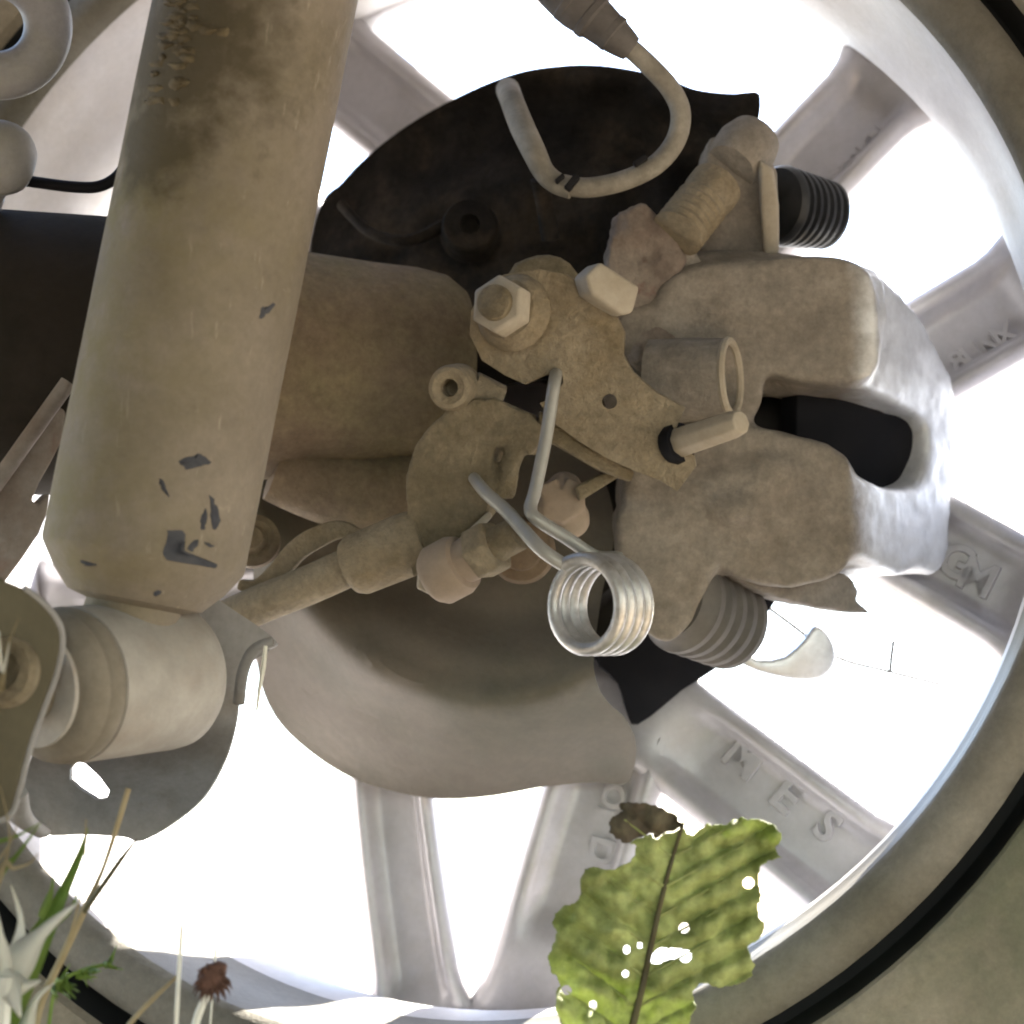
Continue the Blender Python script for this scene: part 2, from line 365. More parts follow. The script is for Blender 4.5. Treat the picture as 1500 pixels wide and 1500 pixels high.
# rim_barrel: a closed shell
prof_in = [(.0045,.1845),(.0075,.1835),(.014,.1825),(.022,.1815),(.030,.1800),(.038,.1775),(.046,.1760),(.056,.1757),(.064,.1770),(.072,.1795),(.084,.1815),(.100,.1850),(.125,.1885),(.132,.190)]
prof = prof_in + [(.134,.196),(.128,.198),(.122,.193),(.080,.187),(.056,.178),(.036,.182),(.014,.191),(.006,.1912)]
Geo().lathe(N0, AX, rs(prof), 120, closed=True).build('rim_barrel', 'barrel', wheel)
lipp = [(.0045,.1836),(.001,.1850),(-.0015,.1880),(-.0022,.1925),(-.0012,.1968),(.0015,.1995),(.0045,.1990),(.0068,.1960),(.0070,.1918),(.0058,.1914),(.0048,.1880)]
fl_ = Geo().lathe(N0, AX, rs([(.0046,.1838),(.014,.1818),(.022,.1808),(.030,.1794),(.036,.1778),(.036,.1785),(.030,.1803),(.014,.1827),(.0046,.1847)]), 70, closed=True, a0=R(-12), a1=R(125)).build('dark_barrel_arc', 'lip_dark', wheel)  # darker olive band on the lower right arc of the barrel
Geo().lathe(N0, AX, rs(lipp), 120, closed=True).build('rim_lip', 'lip', wheel)
# tyre
ty = [(.0075,.1945),(.0080,.2015),(.0065,.2075),(.0030,.2056),(-.0030,.2075),(-.0062,.2130),(-.006,.2165),(-.0078,.2200),(-.009,.2330),(-.012,.2420),(-.016,.2620),(-.013,.2850),(.000,.3030),(.018,.3110),(.040,.3135),(.075,.3140),(.110,.3135),(.132,.3105),(.148,.3020),(.158,.2850),(.160,.262),(.154,.240),(.144,.2200),(.134,.2045),(.130,.1985),(.070,.196)]
ty_o = Geo().lathe(N0, AX, rs(ty[3:]), 120, closed=True).build('tyre', 'tyre', wheel)
Geo().lathe(N0, AX, rs([(.0072,.1935),(.0082,.2020),(.0064,.2035),(.0040,.2050),(.0010,.2062),(.001,.2080),(.012,.2150),(.012,.1935)]), 120, closed=True).build('tyre_bead', 'bead', ty_o)
# spokes: ten branches in five pairs, channel-shaped behind; drawn in the plane of the wheel's face
UX = (Vector((1,0,0))-AX*AX.x).normalized(); VZ = AX.cross(UX); 
if VZ.z < 0: VZ = -VZ
def face_pt(px, py):                       # photo pixel to a point of the face plane, in wheel coordinates (u, v)
    ray = P(px,py,1)-Vector((0,0,H)); t = (F0-Vector((0,0,H))).dot(AX)/ray.dot(AX)
    q = Vector((0,0,H))+ray*t-F0; return q.dot(UX), q.dot(VZ)
def FP(u, v, s): return F0+UX*u+VZ*v+AX*s
def spoke(a, b, w0, w1, pocket=(0.12,0.93), text=None, tsize=.017, trot=0, tpos=None):
    a = Vector((*a,0)); b = Vector((*b,0)); d = (b-a).normalized()
    L = -a.dot(d)+math.sqrt(max(0,a.dot(d)**2-a.dot(a)+.199**2)); nrm = Vector((-d.y,d.x,0))
    nl, nt_ = 22, 17; vt = []; fc = []
    for side in (0,1):
        for i in range(nl+1):
            t = i/nl
            wd = w0+(w1-w0)*t+0.012*sstep(.86,1.05,t)+.006*sstep(.2,-.05,t)
            for j in range(nt_):
                q = -1+2*j/(nt_-1); p = a+d*(L*t)+nrm*(q*wd/2)
                if side == 0:
                    pk = (1-sstep(.46,.74,abs(q)))*sstep(pocket[0]-.06,pocket[0]+.10,t-.10*q*q)*(1-sstep(pocket[1]-.05,pocket[1]+.04,t))
                    s = -.004+.0075*pk+.003*sstep(.80,1.0,abs(q)) - .004*math.sin(t*math.pi)
                else: s = .016-.006*q*q - .004*math.sin(t*math.pi)
                vt.append(FP(p.x,p.y,s))
    B = (nl+1)*nt_
    for i in range(nl):
        for j in range(nt_-1):
            k = i*nt_+j
            fc.append((k,k+1,k+nt_+1,k+nt_)); fc.append((B+k,B+k+nt_,B+k+nt_+1,B+k+1))
        for j in (0,nt_-1):
            k = i*nt_+j; fc.append((k,k+nt_,B+k+nt_,B+k))
    for j in range(nt_-1):
        for i in (0,nl): k = i*nt_+j; fc.append((k,k+1,B+k+1,B+k))
    o = obj('spoke', vt, fc, 'alloy', wheel)
    if text:
        for ch, (tx, ty_, sz, rt) in text:
            cu = bpy.data.curves.new('letter','FONT'); cu.body = ch; cu.size = 1; cu.extrude = .075; cu.offset = .01; cu.bevel_depth = .02; cu.resolution_u = 3
            cu.align_x = 'CENTER'; cu.align_y = 'CENTER'
            to = bpy.data.objects.new('t', cu); COL.objects.link(to); bpy.context.view_layer.update()
            me = bpy.data.meshes.new_from_object(to.evaluated_get(bpy.context.evaluated_depsgraph_get()))
            bpy.data.objects.remove(to)
            u, v = face_pt(tx, ty_); c, s_ = math.cos(R(rt)), math.sin(R(rt)); size = sz*.74*K*1.5
            vs = []
            for q in me.vertices:
                x, y, z = q.co*size
                vs.append(FP(u+x*c-y*s_, v+x*s_+y*c, -.0004-z))
            obj('embossed_letter', vs, [tuple(p.vertices) for p in me.polygons], 'alloy', o, auto=40)
            bpy.data.meshes.remove(me)
    return o
W = .037
spoke(face_pt(985,470), face_pt(1420,-10), W, W, text=[(c,(1232+i*11,262-i*13,22,47)) for i,c in enumerate('DESIGN')][:6])
spoke(face_pt(1090,685), face_pt(1580,385), W, W*1.05, text=[(c,(1405+i*23,532-i*13,30,32)) for i,c in enumerate('8UNX')])
spoke(face_pt(1085,645), face_pt(1590,930), W, W*1.1, text=[('P',(1374,808,34,-28)),('G',(1400,825,44,-28)),('M',(1432,848,44,-28))])
spoke(face_pt(880,985), face_pt(1340,1345), W*1.02, W*1.12, pocket=(.28,.98), text=[('M',(1090,1112,46,-42)),('E',(1153,1166,46,-42)),('S',(1212,1212,40,-42))])
spoke(face_pt(935,985), face_pt(795,1450), W*1.1, W*1.1, pocket=(.1,.72), text=[('O',(898,1166,32,-105)),('I',(886,1188,26,-105)),('D',(882,1246,36,-105))])
def polar(r, deg): return (r*math.cos(R(deg)), r*math.sin(R(deg)))
spoke(face_pt(560,980), face_pt(600,1330), W*.8, W*.9)
for base, sg in ((76,1),(146,1),(146,-1),(214,-1)):
    bp = Vector((*polar(.083, base), 0)); dr = Vector((*polar(1, {76:137,214:180}.get(base, base+sg*31)), 0)); e = bp+dr*.112
    spoke((bp.x,bp.y), (e.x,e.y), W, W*1.05)
hubv = []; 
for k in range(100):
    th = 360*k/100; lob = max(math.cos(R(th-c)) for c in (2,-70,74,146,218)); r = .068+.046*sstep(.90,1.0,lob)
    hubv.append((r*math.cos(R(th)), r*math.sin(R(th))))
hg = Geo(); fr = [FP(u,v,-.003) for u,v in hubv]; bk = [FP(u,v,.014) for u,v in hubv]
hg.add(fr+bk, [tuple(range(100)), tuple(range(199,99,-1))]+[(k,(k+1)%100,100+(k+1)%100,100+k) for k in range(100)])
hg.build('hub_plate', 'alloy', wheel, bev=.003)
Geo().lathe(FP(0,0,0), AX, [(.014,.2045),(.014,.1955),(.0,.195),(-.004,.1965),(-.006,.1985),(0,.2015)], 120, closed=True).build('outer_rim_ring', 'alloy', wheel)

# ---------------------------------------------------------------- brake disc
CB = N0+AX*.070
disc = thing('brake_disc', 'dark iron brake disc behind the caliper', 'brake disc', CB)
Geo().lathe(CB, AX, [(-.006,.05),(-.006,.076),(-.002,.0765),(.008,.0765),(.010,.076),(.010,.05)], 80, closed=True).build('friction_ring', 'disc', disc)
Geo().lathe(CB, AX, [(-.012,.035),(-.012,.066),(-.005,.068),(.022,.068),(.024,.035)], 60, closed=True).build('disc_hat', 'disc', disc)

# ---------------------------------------------------------------- axle
ax0 = P(-320,505,.640); ax1 = P(790,545,.700); axd = (ax1-ax0)
axle = thing('rear_axle', 'black axle beam with rust brown hub housing behind the shock', 'axle', ax0)
L = axd.length
Geo().lathe(ax0, axd, [(0,.0455),(L*.28,.0455),(L*.42,.045),(L*.56,.040),(L*.60,.037)], 48).build('axle_tube', 'axle', axle)
g = Geo().lathe(ax0, axd, [(L*.555,.0385),(L*.575,.0405),(L*.60,.0395),(L*.68,.0365),(L*.76,.0345),(L*.82,.0335),(L*.86,.0315),(L*.885,.027)], 56)
g.build('hub_housing', 'rusty', axle)
g = Geo().tube([P(400,690,.668),P(480,716,.672),P(560,722,.676),P(640,700,.680)], [.010,.012,.012,.010], 12)
g.build('lower_rib', 'rusty', axle)

# ---------------------------------------------------------------- dust shield
sh = thing('dust_shield', 'pressed steel brake dust shield, dark above and dusty brown below', 'dust shield', P(640,1165,.70))
upo = [(470,300),(500,268),(530,236),(585,192),(640,158),(700,128),(760,106),(815,97),(870,95),(930,103),(985,118),(1020,131),(1070,137),(1108,135),(1114,150),(1110,178),(1095,205),(1085,300),(1040,420),(930,520),(760,560),(600,560),(500,480),(455,390)]
def shp(x,y): return -6.8e-5*(x-760)-4.3e-5*(y-640)
def d_up(x,y,t):
    r = math.hypot((x-800)/1.05, y-600)
    return .702 + shp(x,y) + .012*sstep(330,420,r) - .016*sstep(440,505,r) + .004*noise.noise(Vector((x/60,y/60,1)))
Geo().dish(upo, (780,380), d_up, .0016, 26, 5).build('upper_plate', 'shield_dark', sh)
loo = [(380,700),(372,800),(372,900),(378,985),(400,1045),(440,1090),(500,1132),(560,1155),(640,1170),(720,1166),(800,1152),(870,1146),(915,1148),(930,1120),(931,1085),(916,1052),(892,1030),(876,1005),(870,965),(880,880),(900,760),(850,660),(700,640),(520,660)]
def d_lo(x,y,t):
    r = math.hypot((x-760)*0.92, (y-600)*1.0)
    b = .694 + shp(x,y) - .011*math.exp(-((r-400+34*math.sin(x/140))/34)**2) - .012*sstep(290,380,r) + .050*sstep(370,600,r)**1.3
    b += .005*math.exp(-((y-(1030-.12*(x-640)))/40)**2)*sstep(430,600,x) + .002*math.sin(x/60+y/90)*sstep(1000,1120,y)
    return b + .010*sstep(700,930,x)*sstep(900,1100,y) + .003*noise.noise(Vector((x/120,y/90,4)))
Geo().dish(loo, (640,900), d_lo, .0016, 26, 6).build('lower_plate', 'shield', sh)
Geo().dish([(905,1000),(870,960),(900,900),(1000,880),(1060,960),(1000,1010),(935,1060),(918,1040)], (950,960), lambda x,y,t:.712, .004, 4, 3).build('pad_edge', 'black', sh)
# pressed ear and hole on the upper plate
g = Geo().lathe(P(688,328,.700), (0,1,0), [(.004,.0030),(0,.0036),(0,.0088),(.003,.0098),(.012,.0105)], 24)
g.build('mounting_ear', 'shield_dark', sh)
g = Geo().tube([P(500,300,.716),P(545,342,.712),P(600,352,.708),P(650,330,.706)], m_px(16,.69), 10, flat=.5); g.build('pressed_rib', 'shield_dark', sh)

# ---------------------------------------------------------------- brake caliper
cal = thing('brake_caliper', 'dust coated floating brake caliper with pale outer bridge over the disc', 'brake caliper', P(1080,860,.67))
g = Geo()
g.prism([(960,430),(1000,396),(1060,382),(1200,373),(1258,384),(1285,420),(1290,540),(1230,562),(1160,556),(1090,535),(1000,500)], .650, .700, sm=3)           # upper finger
g.prism([(900,470),(960,440),(1060,470),(1120,540),(1100,620),(1010,640),(930,590)], .651, .690, sm=3)                                                   # cylinder root
g.prism([(960,640),(1010,622),(1090,622),(1160,634),(1225,656),(1252,690),(1246,790),(1236,838),(1150,862),(1060,838),(1010,790),(925,760),(912,700)], .648, .695, sm=3)   # lower block
g.prism([(912,740),(1020,760),(1052,815),(1030,880),(1005,925),(975,942),(945,925),(915,880),(905,800)], .646, .674, sm=3)                                 # arm down to the pin
g.tube([P(985,480,.672),P(1010,452,.669),P(1130,455,.667),P(1270,470,.674)], [m_px(70,.66),m_px(84,.66),m_px(86,.66),m_px(80,.66)], 24); g.tube([P(965,715,.667),P(1080,735,.666),P(1220,758,.674)], [m_px(86,.66),m_px(104,.66),m_px(96,.66)], 24)
g.tube([P(1030,740,.664),P(990,830,.662),P(968,900,.660)], [m_px(80,.66),m_px(66,.66),m_px(48,.66)], 20); g.sphere(P(985,560,.676), m_px(110,.66), (1,1,.9), 24, 16)
g.sphere(P(1130,690,.648), m_px(38,.65), (1,.6,.8)); g.sphere(P(1075,745,.644), m_px(34,.65), (1.2,.5,.7))
g_body = g
g = Geo().lathe(P(985,558,.6475), P(1078,552,.640)-P(985,558,.6475), [(-.006,.0135),(.008,.0132),(.0188,.0122),(.0192,.0106),(.0150,.0098),(.0150,.0)], 32)
g.build('cylinder_boss', 'caliper', cal)
Geo().lathe(P(985,558,.6475), P(1078,552,.640)-P(985,558,.6475), [(.0188+.0014*math.cos(k*.785), .0114+.0013*math.sin(k*.785)) for k in range(8)], 40, closed=True).build('boss_rim', 'clay_pale', cal)
g = g_body                                                                                                     # outer bridge: C open to the left, sloping away
bo = [(1256,386),(1300,408),(1340,448),(1382,520),(1400,566),(1404,640),(1396,740),(1392,818),(1372,842),(1345,832),(1320,845),(1262,815),(1243,806),(1250,735),(1254,695),(1300,712),(1340,712),(1356,690),(1362,625),(1335,600),(1280,572),(1240,560),(1244,470)]
g.prism(bo, .652, .690, (1250,600,.00033,-.00002), sm=2)
cb_ = cast(g, 'caliper_body', 'caliper', cal, .0012, 34, .0012)
def blend_caliper():                       # dust on the inner side, skylight painted in as pale metal towards the outer end
    m = M['caliper'].copy(); m.name = 'dusty_to_skylit_caliper_iron'; n = m.node_tree.nodes; l = m.node_tree.links
    b1 = n['Principled BSDF']; b2 = n.new('ShaderNodeBsdfPrincipled'); b2.inputs['Metallic'].default_value = .45; b2.inputs['Roughness'].default_value = .5
    tc = n.new('ShaderNodeTexCoord'); sx = n.new('ShaderNodeSeparateXYZ'); l.new(tc.outputs['Object'], sx.inputs[0])
    t = n.new('ShaderNodeTexNoise'); t.inputs['Scale'].default_value = 90; t.inputs['Detail'].default_value = 7; t.inputs['Roughness'].default_value = .7; l.new(tc.outputs['Object'], t.inputs['Vector'])
    rp = n.new('ShaderNodeValToRGB'); l.new(t.outputs['Fac'], rp.inputs['Fac']); e = rp.color_ramp.elements
    e[0].position = .30; e[0].color = (.58,.60,.63,1); e[1].position = .60; e[1].color = (.78,.81,.85,1); l.new(rp.outputs[0], b2.inputs['Base Color'])
    md = n.new('ShaderNodeMath'); md.operation = 'MULTIPLY_ADD'; md.inputs[1].default_value = .010; l.new(t.outputs['Fac'], md.inputs[0]); l.new(sx.outputs['X'], md.inputs[2])
    mr = n.new('ShaderNodeMapRange'); mr.interpolation_type = 'SMOOTHSTEP'; mr.inputs['From Min'].default_value = .0370; mr.inputs['From Max'].default_value = .0500; l.new(md.outputs[0], mr.inputs['Value'])
    ms = n.new('ShaderNodeMixShader'); l.new(mr.outputs[0], ms.inputs[0]); l.new(b1.outputs[0], ms.inputs[1]); l.new(b2.outputs[0], ms.inputs[2]); l.new(ms.outputs[0], n['Material Output'].inputs['Surface'])
    nl_ = b1.inputs['Normal'].links
    if nl_:
        bq = n.new('ShaderNodeBump'); bq.inputs['Strength'].default_value = .08; bq.inputs['Distance'].default_value = .002; l.new(t.outputs['Fac'], bq.inputs['Height']); l.new(bq.outputs[0], b2.inputs['Normal'])
    return m
cb_.data.materials.clear(); cb_.data.materials.append(blend_caliper())
g = Geo(); g.prism([(1060,838),(1150,858),(1232,838),(1250,846),(1262,866),(1256,880),(1282,900),(1240,897),(1180,886),(1120,868)], .662, .680, (1150,860,.0001,0))
cast(g, 'broken_edge', 'caliper', cal, .0011, 3, .0012)
Geo().prism([(1158,540),(1172,542),(1166,650),(1148,645)], .690, .712).build('pad_backing_plate', 'caliper_pale', cal, bev=.0006)
Geo().prism([(1170,530),(1376,562),(1378,735),(1164,700)], .682, .692, (1250,620,.00012,0)).build('brake_pad', 'black', cal, bev=.001)  # oversized near-black pad paints the shade inside the caliper window
Geo().prism([(1090,540),(1180,550),(1180,660),(1080,650)], .694, .708).build('brake_pad', 'disc', cal, bev=.001)
# upper carrier ear, boot and bolt
g = Geo()
g.prism([(1040,200),(1085,196),(1120,222),(1140,250),(1142,372),(1060,380),(1030,380),(1010,330)], .668, .700)
g.prism([(985,330),(1010,350),(1030,385),(1000,400),(950,380),(960,340)], .655, .69)
cast(g, 'carrier_ear', 'caliper', cal, .0011, 6, .001)
Geo().prism([(1112,232),(1134,246),(1142,300),(1142,372),(1120,374),(1114,300)], .660, .664).build('ear_flange', 'clay_pale', cal, bev=.0015)
g = Geo(); p0 = P(1135,300,.690); p1 = P(1240,322,.712); d = p1-p0
prf = [(0,.0125)]
for i in range(7): prf += [(.0015+i*.0036, .0136-.0003*i),(.0026+i*.0036, .0138-.0003*i),(.0041+i*.0036, .0112-.0003*i)]
g.lathe(p0, d, prf+[(.028,.006)], 32).build('pin_boot', 'boot', cal)
p0 = P(990,345,.650); p1 = P(1075,240,.668); d = p1-p0
prf = [(0,.004),(.0005,.0078)]
for i in range(6): prf += [(.001+i*.0030,.0088),(.0026+i*.0030,.0081)]
Geo().lathe(p0, d, prf+[(.021,.0088),(.026,.0088),(.027,.006)], 28).build('bolt_sleeve', 'clay', cal)
Geo().lathe(p0+d*.95, d, [(0,.0086),(.003,.0100),(.010,.0105),(.016,.0090)], 28).build('sleeve_collar', 'caliper', cal)
g = Geo(); g.prism([(905,310),(945,295),(985,330),(1005,380),(985,420),(1010,470),(990,520),(940,560),(905,500),(880,440),(890,370)], .652, .685)
g.sphere(P(960,510,.655), m_px(55,.655), (1,.5,.9)); g.sphere(P(930,330,.655), m_px(30,.655), (1,.7,1))
cast(g, 'adapter_block', 'caliper_red', cal, .0011, 5, .004)
# lower pin boot and guide
p0 = P(985,880,.655); p1 = P(1115,935,.690); d = p1-p0
prf = [(0,.012),(.004,.0138)]
for i in range(5): prf += [(.0052+i*.0062,.0156-.0002*i),(.0072+i*.0062,.0158-.0002*i),(.0092+i*.0062,.0126-.0002*i)]
Geo().lathe(p0, d, prf+[(.040,.009)], 36).build('pin_boot', 'boot_grey', cal)
Geo().prism([(1090,975),(1130,990),(1180,998),(1212,990),(1226,962),(1215,930),(1195,915),(1180,935),(1150,962),(1110,966),(1085,950)], .700, .708, sm=2).build('guide_ear', 'caliper_pale', cal, bev=.0015)
Geo().prism([(1050,835),(1130,862),(1136,882),(1120,905),(1060,880)], .690, .700).build('brake_pad', 'black', cal, bev=.001)

# ---------------------------------------------------------------- parking brake lever
lev = thing('brake_lever', 'caked tan hand brake lever plate bolted on the caliper', 'lever', P(700,520,.632))
lo = [(688,490),(690,455),(706,425),(738,402),(790,394),(830,402),(868,428),(902,462),(914,488),(912,520),(926,545),(962,576),(1003,597),(992,622),(988,650),(1016,668),(1019,684),(992,720),(968,704),(930,690),(890,672),(850,648),(812,620),(790,590),(776,566),(740,550),(706,528)]
o = Geo().prism(lo, .622, .6275, (850,560,-.00003,.00002)).build('lever_plate', 'clay', lev, bev=.0012)
cut(o, Geo().lathe(P(893,588,.60), (P(893,588,.64)-P(893,588,.60)), [(0,m_px(11,.61)),(.05,m_px(11,.64))], 24))
cut(o, Geo().prism([(770,560),(800,546),(824,540),(826,558),(812,580),(786,590)], .616, .650))
Geo().prism([(745,400),(770,378),(805,372),(835,385),(852,420),(830,470),(760,470)], .634, .650, sm=2).build('lever_boss', 'clay_dark', lev, bev=.002)
Geo().prism([(858,402),(880,383),(938,420),(928,458),(912,462),(866,430)], .612, .622, (900,420,.00008,0)).build('stop_lug', 'clay_pale', lev, bev=.0012)
Geo().prism([(790,600),(850,648),(930,690),(925,706),(880,690),(812,650),(785,640)], .628, .640).build('lever_return_edge', 'clay_dark', lev, bev=.001)
bx = (P(712,436,.606)-P(754,459,.624)).normalized()
bolt = Geo().lathe(P(754,459,.6225), bx, [(0,m_px(58,.62)),(.0015,m_px(58,.62)),(.004,m_px(52,.62)),(.006,m_px(44,.62))], 36).build('flange_bolt', 'clay', lev)
hexhead(P(754,459,.6225)+bx*.0055, bx, m_px(44,.62), .0075, .45).build('bolt_head', 'clay_pale', bolt, bev=.0007)
Geo().lathe(P(754,459,.6225)+bx*.012, bx, [(0,m_px(27,.61)),(.0032,m_px(26,.61)),(.0036,m_px(22,.61))], 24).build('bolt_tip', 'clay_dark', bolt)
p0 = P(990,650,.622); p1 = P(1086,618,.602); d = p1-p0
Geo().lathe(p0, d, [(0,m_px(24,.61)),(d.length*.85,m_px(22,.61)),(d.length,m_px(18,.61))], 8).build('cable_pin', 'clay_pale', lev, bev=.0006)
Geo().lathe(p0-d*.06, d, [(0,m_px(30,.61)),(.002,m_px(33,.61)),(.004,m_px(30,.61))], 20).build('pin_collar', 'black', lev)

# ---------------------------------------------------------------- cable bracket
cb = thing('cable_bracket', 'olive dust caked cable bracket below the lever plate', 'bracket', P(640,850,.63))
g = Geo()
g.prism([(630,622),(664,588),(724,584),(772,604),(800,640),(775,668),(752,650),(735,640),(722,664),(720,705),(714,748),(668,794),(636,832),(604,846),(594,810),(594,700),(606,652)], .624, .640, (690,700,-.00004,0))
g.tube([P(742,606,.632),P(754,645,.626),P(746,690,.624),P(738,728,.626)], m_px(17,.63), 10)
cast(g, 'bracket_plate', 'clay_dark', cb, .0009, 5, .0024)
Geo().prism([(612,838),(640,818),(716,748),(722,756),(650,835),(640,862),(660,872),(640,876),(610,862)], .617, .626).build('bracket_lip', 'clay_pale', cb, bev=.0008)
g = Geo().lathe(P(672,568,.634), P(690,560,.620)-P(690,560,.634)+Vector((-.003,0,0)), [(0,m_px(36,.63)),(.010,m_px(34,.63)),(.014,m_px(30,.63)),(.0145,m_px(24,.63)),(.0135,m_px(13,.63)),(.006,m_px(12,.63)),(.006,0)], 28)
g.tube([P(690,570,.632),P(730,590,.634)], m_px(28,.63), 14, smooth=False)
g.build('eyelet', 'clay', cb)
p0 = P(636,846,.622); p1 = P(765,778,.606); d = p1-p0
nut = Geo().lathe(p0, d, [(0,m_px(40,.62)),(.002,m_px(46,.62)),(.009,m_px(46,.62)),(.0115,m_px(41,.62)),(.012,m_px(33,.62)),(.017,m_px(33,.62))], 30).build('cable_nut', 'pinkish', cb)
hexhead(p0+d.normalized()*.0165, d, m_px(42,.62), .008, .2).build('lock_nut', 'clay', nut, bev=.0008)
Geo().lathe(p0+d.normalized()*.024, d, [(0,m_px(26,.62)),(.009,m_px(25,.62))], 20).build('nut_stub', 'clay_dark', nut)
Geo().lathe(P(765,805,.655), P(765,805,.640)-P(768,800,.655), [(0,m_px(48,.65)),(.004,m_px(50,.65)),(.006,m_px(44,.65)),(.006,m_px(30,.65)),(.009,m_px(27,.65)),(.0095,0)], 30).build('rubber_bush', 'orange', cb)
g = Geo()
for i, (x,y,s) in enumerate([(800,742,30),(826,722,30),(840,760,26)]): g.sphere(P(x,y,.645), m_px(s,.645), (1,.6,1.1))
g.prism([(790,710),(815,700),(818,730),(832,698),(855,712),(858,745),(825,768),(796,760)], .640, .650)
cast(g, 'cable_yoke', 'pinkish', cb, .0008, 3, .0015)
Geo().prism([(842,712),(912,680),(918,692),(905,700),(860,728),(848,735)], .634, .640).build('yoke_pin', 'clay_dark', cb, bev=.001)

# hand brake cable
cbl = thing('hand_brake_cable', 'thick dust covered hand brake cable entering the bracket', 'cable', P(372,892,.64))
Geo().tube([P(150,985,.668),P(260,940,.660),P(375,888,.650),P(450,858,.645),P(530,822,.640)], m_px(29,.645), 16).build('sheath', 'clay', cbl)
Geo().lathe(P(512,832,.641), P(640,780,.632)-P(512,832,.641), [(0,m_px(26,.64)),(.0005,m_px(40,.64)),(.003,m_px(46,.64)),(.022,m_px(47,.64)),(.028,m_px(42,.64))], 30).build('ferrule', 'clay', cbl)

# retaining strap between the shock and the cable
st = thing('retaining_strap', 'thin curved dusty metal strap above the hand brake cable', 'strap', P(350,862,.66))
g = Geo(); pts = [(348,856),(375,860),(402,842),(432,808),(462,788),(500,776),(540,792)]; wd = [10,16,20,22,22,18,8]
q = catmull([(x,y,w_) for (x,y),w_ in zip(pts,wd)], 6); a = []; b = []
for i,p in enumerate(q):
    t = (q[min(i+1,len(q)-1)]-q[max(i-1,0)]); n2 = Vector((-t.y,t.x,0)).normalized()*p.z/1.4; a.append((p.x+n2.x,p.y+n2.y)); b.append((p.x-n2.x,p.y-n2.y))
g.prism(a+b[::-1], .652, .660).build('strap', 'clay', st, bev=.0012)
Geo().lathe(P(372,795,.668), (0,-1,.1), [(0,m_px(40,.66)),(.003,m_px(40,.66)),(.004,m_px(30,.66)),(.0035,m_px(22,.66)),(.006,m_px(16,.66)),(.0065,0)], 26).build('strap_rivet', 'rusty', st)

# ---------------------------------------------------------------- return spring
spr = thing('return_spring', 'bright coiled steel return spring with long wire legs', 'spring', P(870,955,.60))
r_w = m_px(10,.60)
cen0 = P(852,885,.585); axs = (Vector((.62,.72,.10))).normalized(); a_, b_ = frame(axs); rc = m_px(66,.59)
turns = 4.1; pts = []; nst = int(turns*36); pitch = r_w*2.06
th0 = math.atan2((P(800,820,.585)-cen0).dot(b_), (P(800,820,.585)-cen0).dot(a_))
for i in range(nst+1):
    th = th0+2*math.pi*i/36; pts.append(cen0+axs*(pitch*i/36)+(a_*math.cos(th)+b_*math.sin(th))*rc)
Geo().tube(pts, r_w, 12, smooth=False).build('coil', 'zinc', spr)
Geo().tube([pts[0], P(790,802,.592), P(745,752,.606), P(712,722,.614), P(694,700,.624)], [r_w,r_w*1.05,r_w*1.05,r_w,r_w*.9], 12).build('anchored_leg', 'zinc_dull', spr)
Geo().tube([P(815,546,.626),P(812,562,.617),P(800,640,.612),P(784,718,.606),P(777,744,.602),P(786,760,.600),P(830,788,.600),P(872,815,.602),pts[-1]+Vector((0,0,rc*.05)), pts[-1]], r_w, 12).build('hooked_leg', 'zinc_dull', spr)

# ---------------------------------------------------------------- shock absorber
sA = P(375,0,.585); sB = P(211,812,.572); sd = (sB-sA).normalized(); SR = .0284
sTop = sA-sd*.15
shk = thing('shock_absorber', 'thick dusty tube shock absorber with rubber bushed lower eye', 'shock absorber', sB+sd*.07)
Ls = (sB-sTop).length
o = Geo().lathe(sTop, sd, [(0,SR*.4),(.001,SR*.98),(.004,SR)]+[(.004+(Ls-.004)*i/40,SR*(1+.002*math.sin(i*.9))) for i in range(1,41)]+[(Ls+.0012,SR*.985),(Ls+.0075,SR*.84),(Ls+.013,SR*.66),(Ls+.015,SR*.4)], 72).build('damper_tube', 'shock', shk, auto=28)
# caked dirt on the upper left of the tube: real lumps of mud
a_, b_ = frame(sd)
def on_tube(px, py, lift=0.0):
    ro = Vector((0,0,H)); rd = (P(px,py,1)-ro).normalized(); w_ = ro-sTop
    rp = rd-sd*rd.dot(sd); wp = w_-sd*w_.dot(sd); A = rp.dot(rp); B = 2*rp.dot(wp); C = wp.dot(wp)-(SR+lift)**2
    D = B*B-4*A*C
    if D < 0: D = 0
    return ro+rd*((-B-math.sqrt(D))/(2*A))
def chip(out, name='paint_chip', m='chip', lift=.00025, sm=2):
    out = [(p.x+random.uniform(-1.8,1.8),p.y+random.uniform(-1.8,1.8)) for p in catmull([(x,y,0) for x,y in out], sm+1, True)]; n = len(out)
    cx = sum(p[0] for p in out)/n; cy = sum(p[1] for p in out)/n
    v = [on_tube(cx,cy,lift)]+[on_tube(cx+(x-cx)*.6,cy+(y-cy)*.6,lift) for x,y in out]+[on_tube(x,y,.00005) for x,y in out]
    f = [(0,1+k,1+(k+1)%n) for k in range(n)]+[(1+k,1+n+k,1+n+(k+1)%n,1+(k+1)%n) for k in range(n)]
    return obj(name, v, f, m, shk)
chip([(262,674),(285,668),(292,664),(300,670),(310,678),(296,684),(278,688),(266,682)])
chip([(306,726),(313,732),(320,748),(322,768),(312,776),(308,760),(310,745)])
chip([(296,750),(303,746),(302,765),(298,776),(293,768)])
chip([(246,778),(262,776),(270,782),(262,800),(272,812),(296,818),(318,828),(312,832),(280,826),(250,822),(238,812),(243,795)])
chip([(274,802),(286,792),(292,790),(286,802),(280,808)])
chip([(380,462),(386,448),(390,450),(404,444),(394,458),(384,466)])
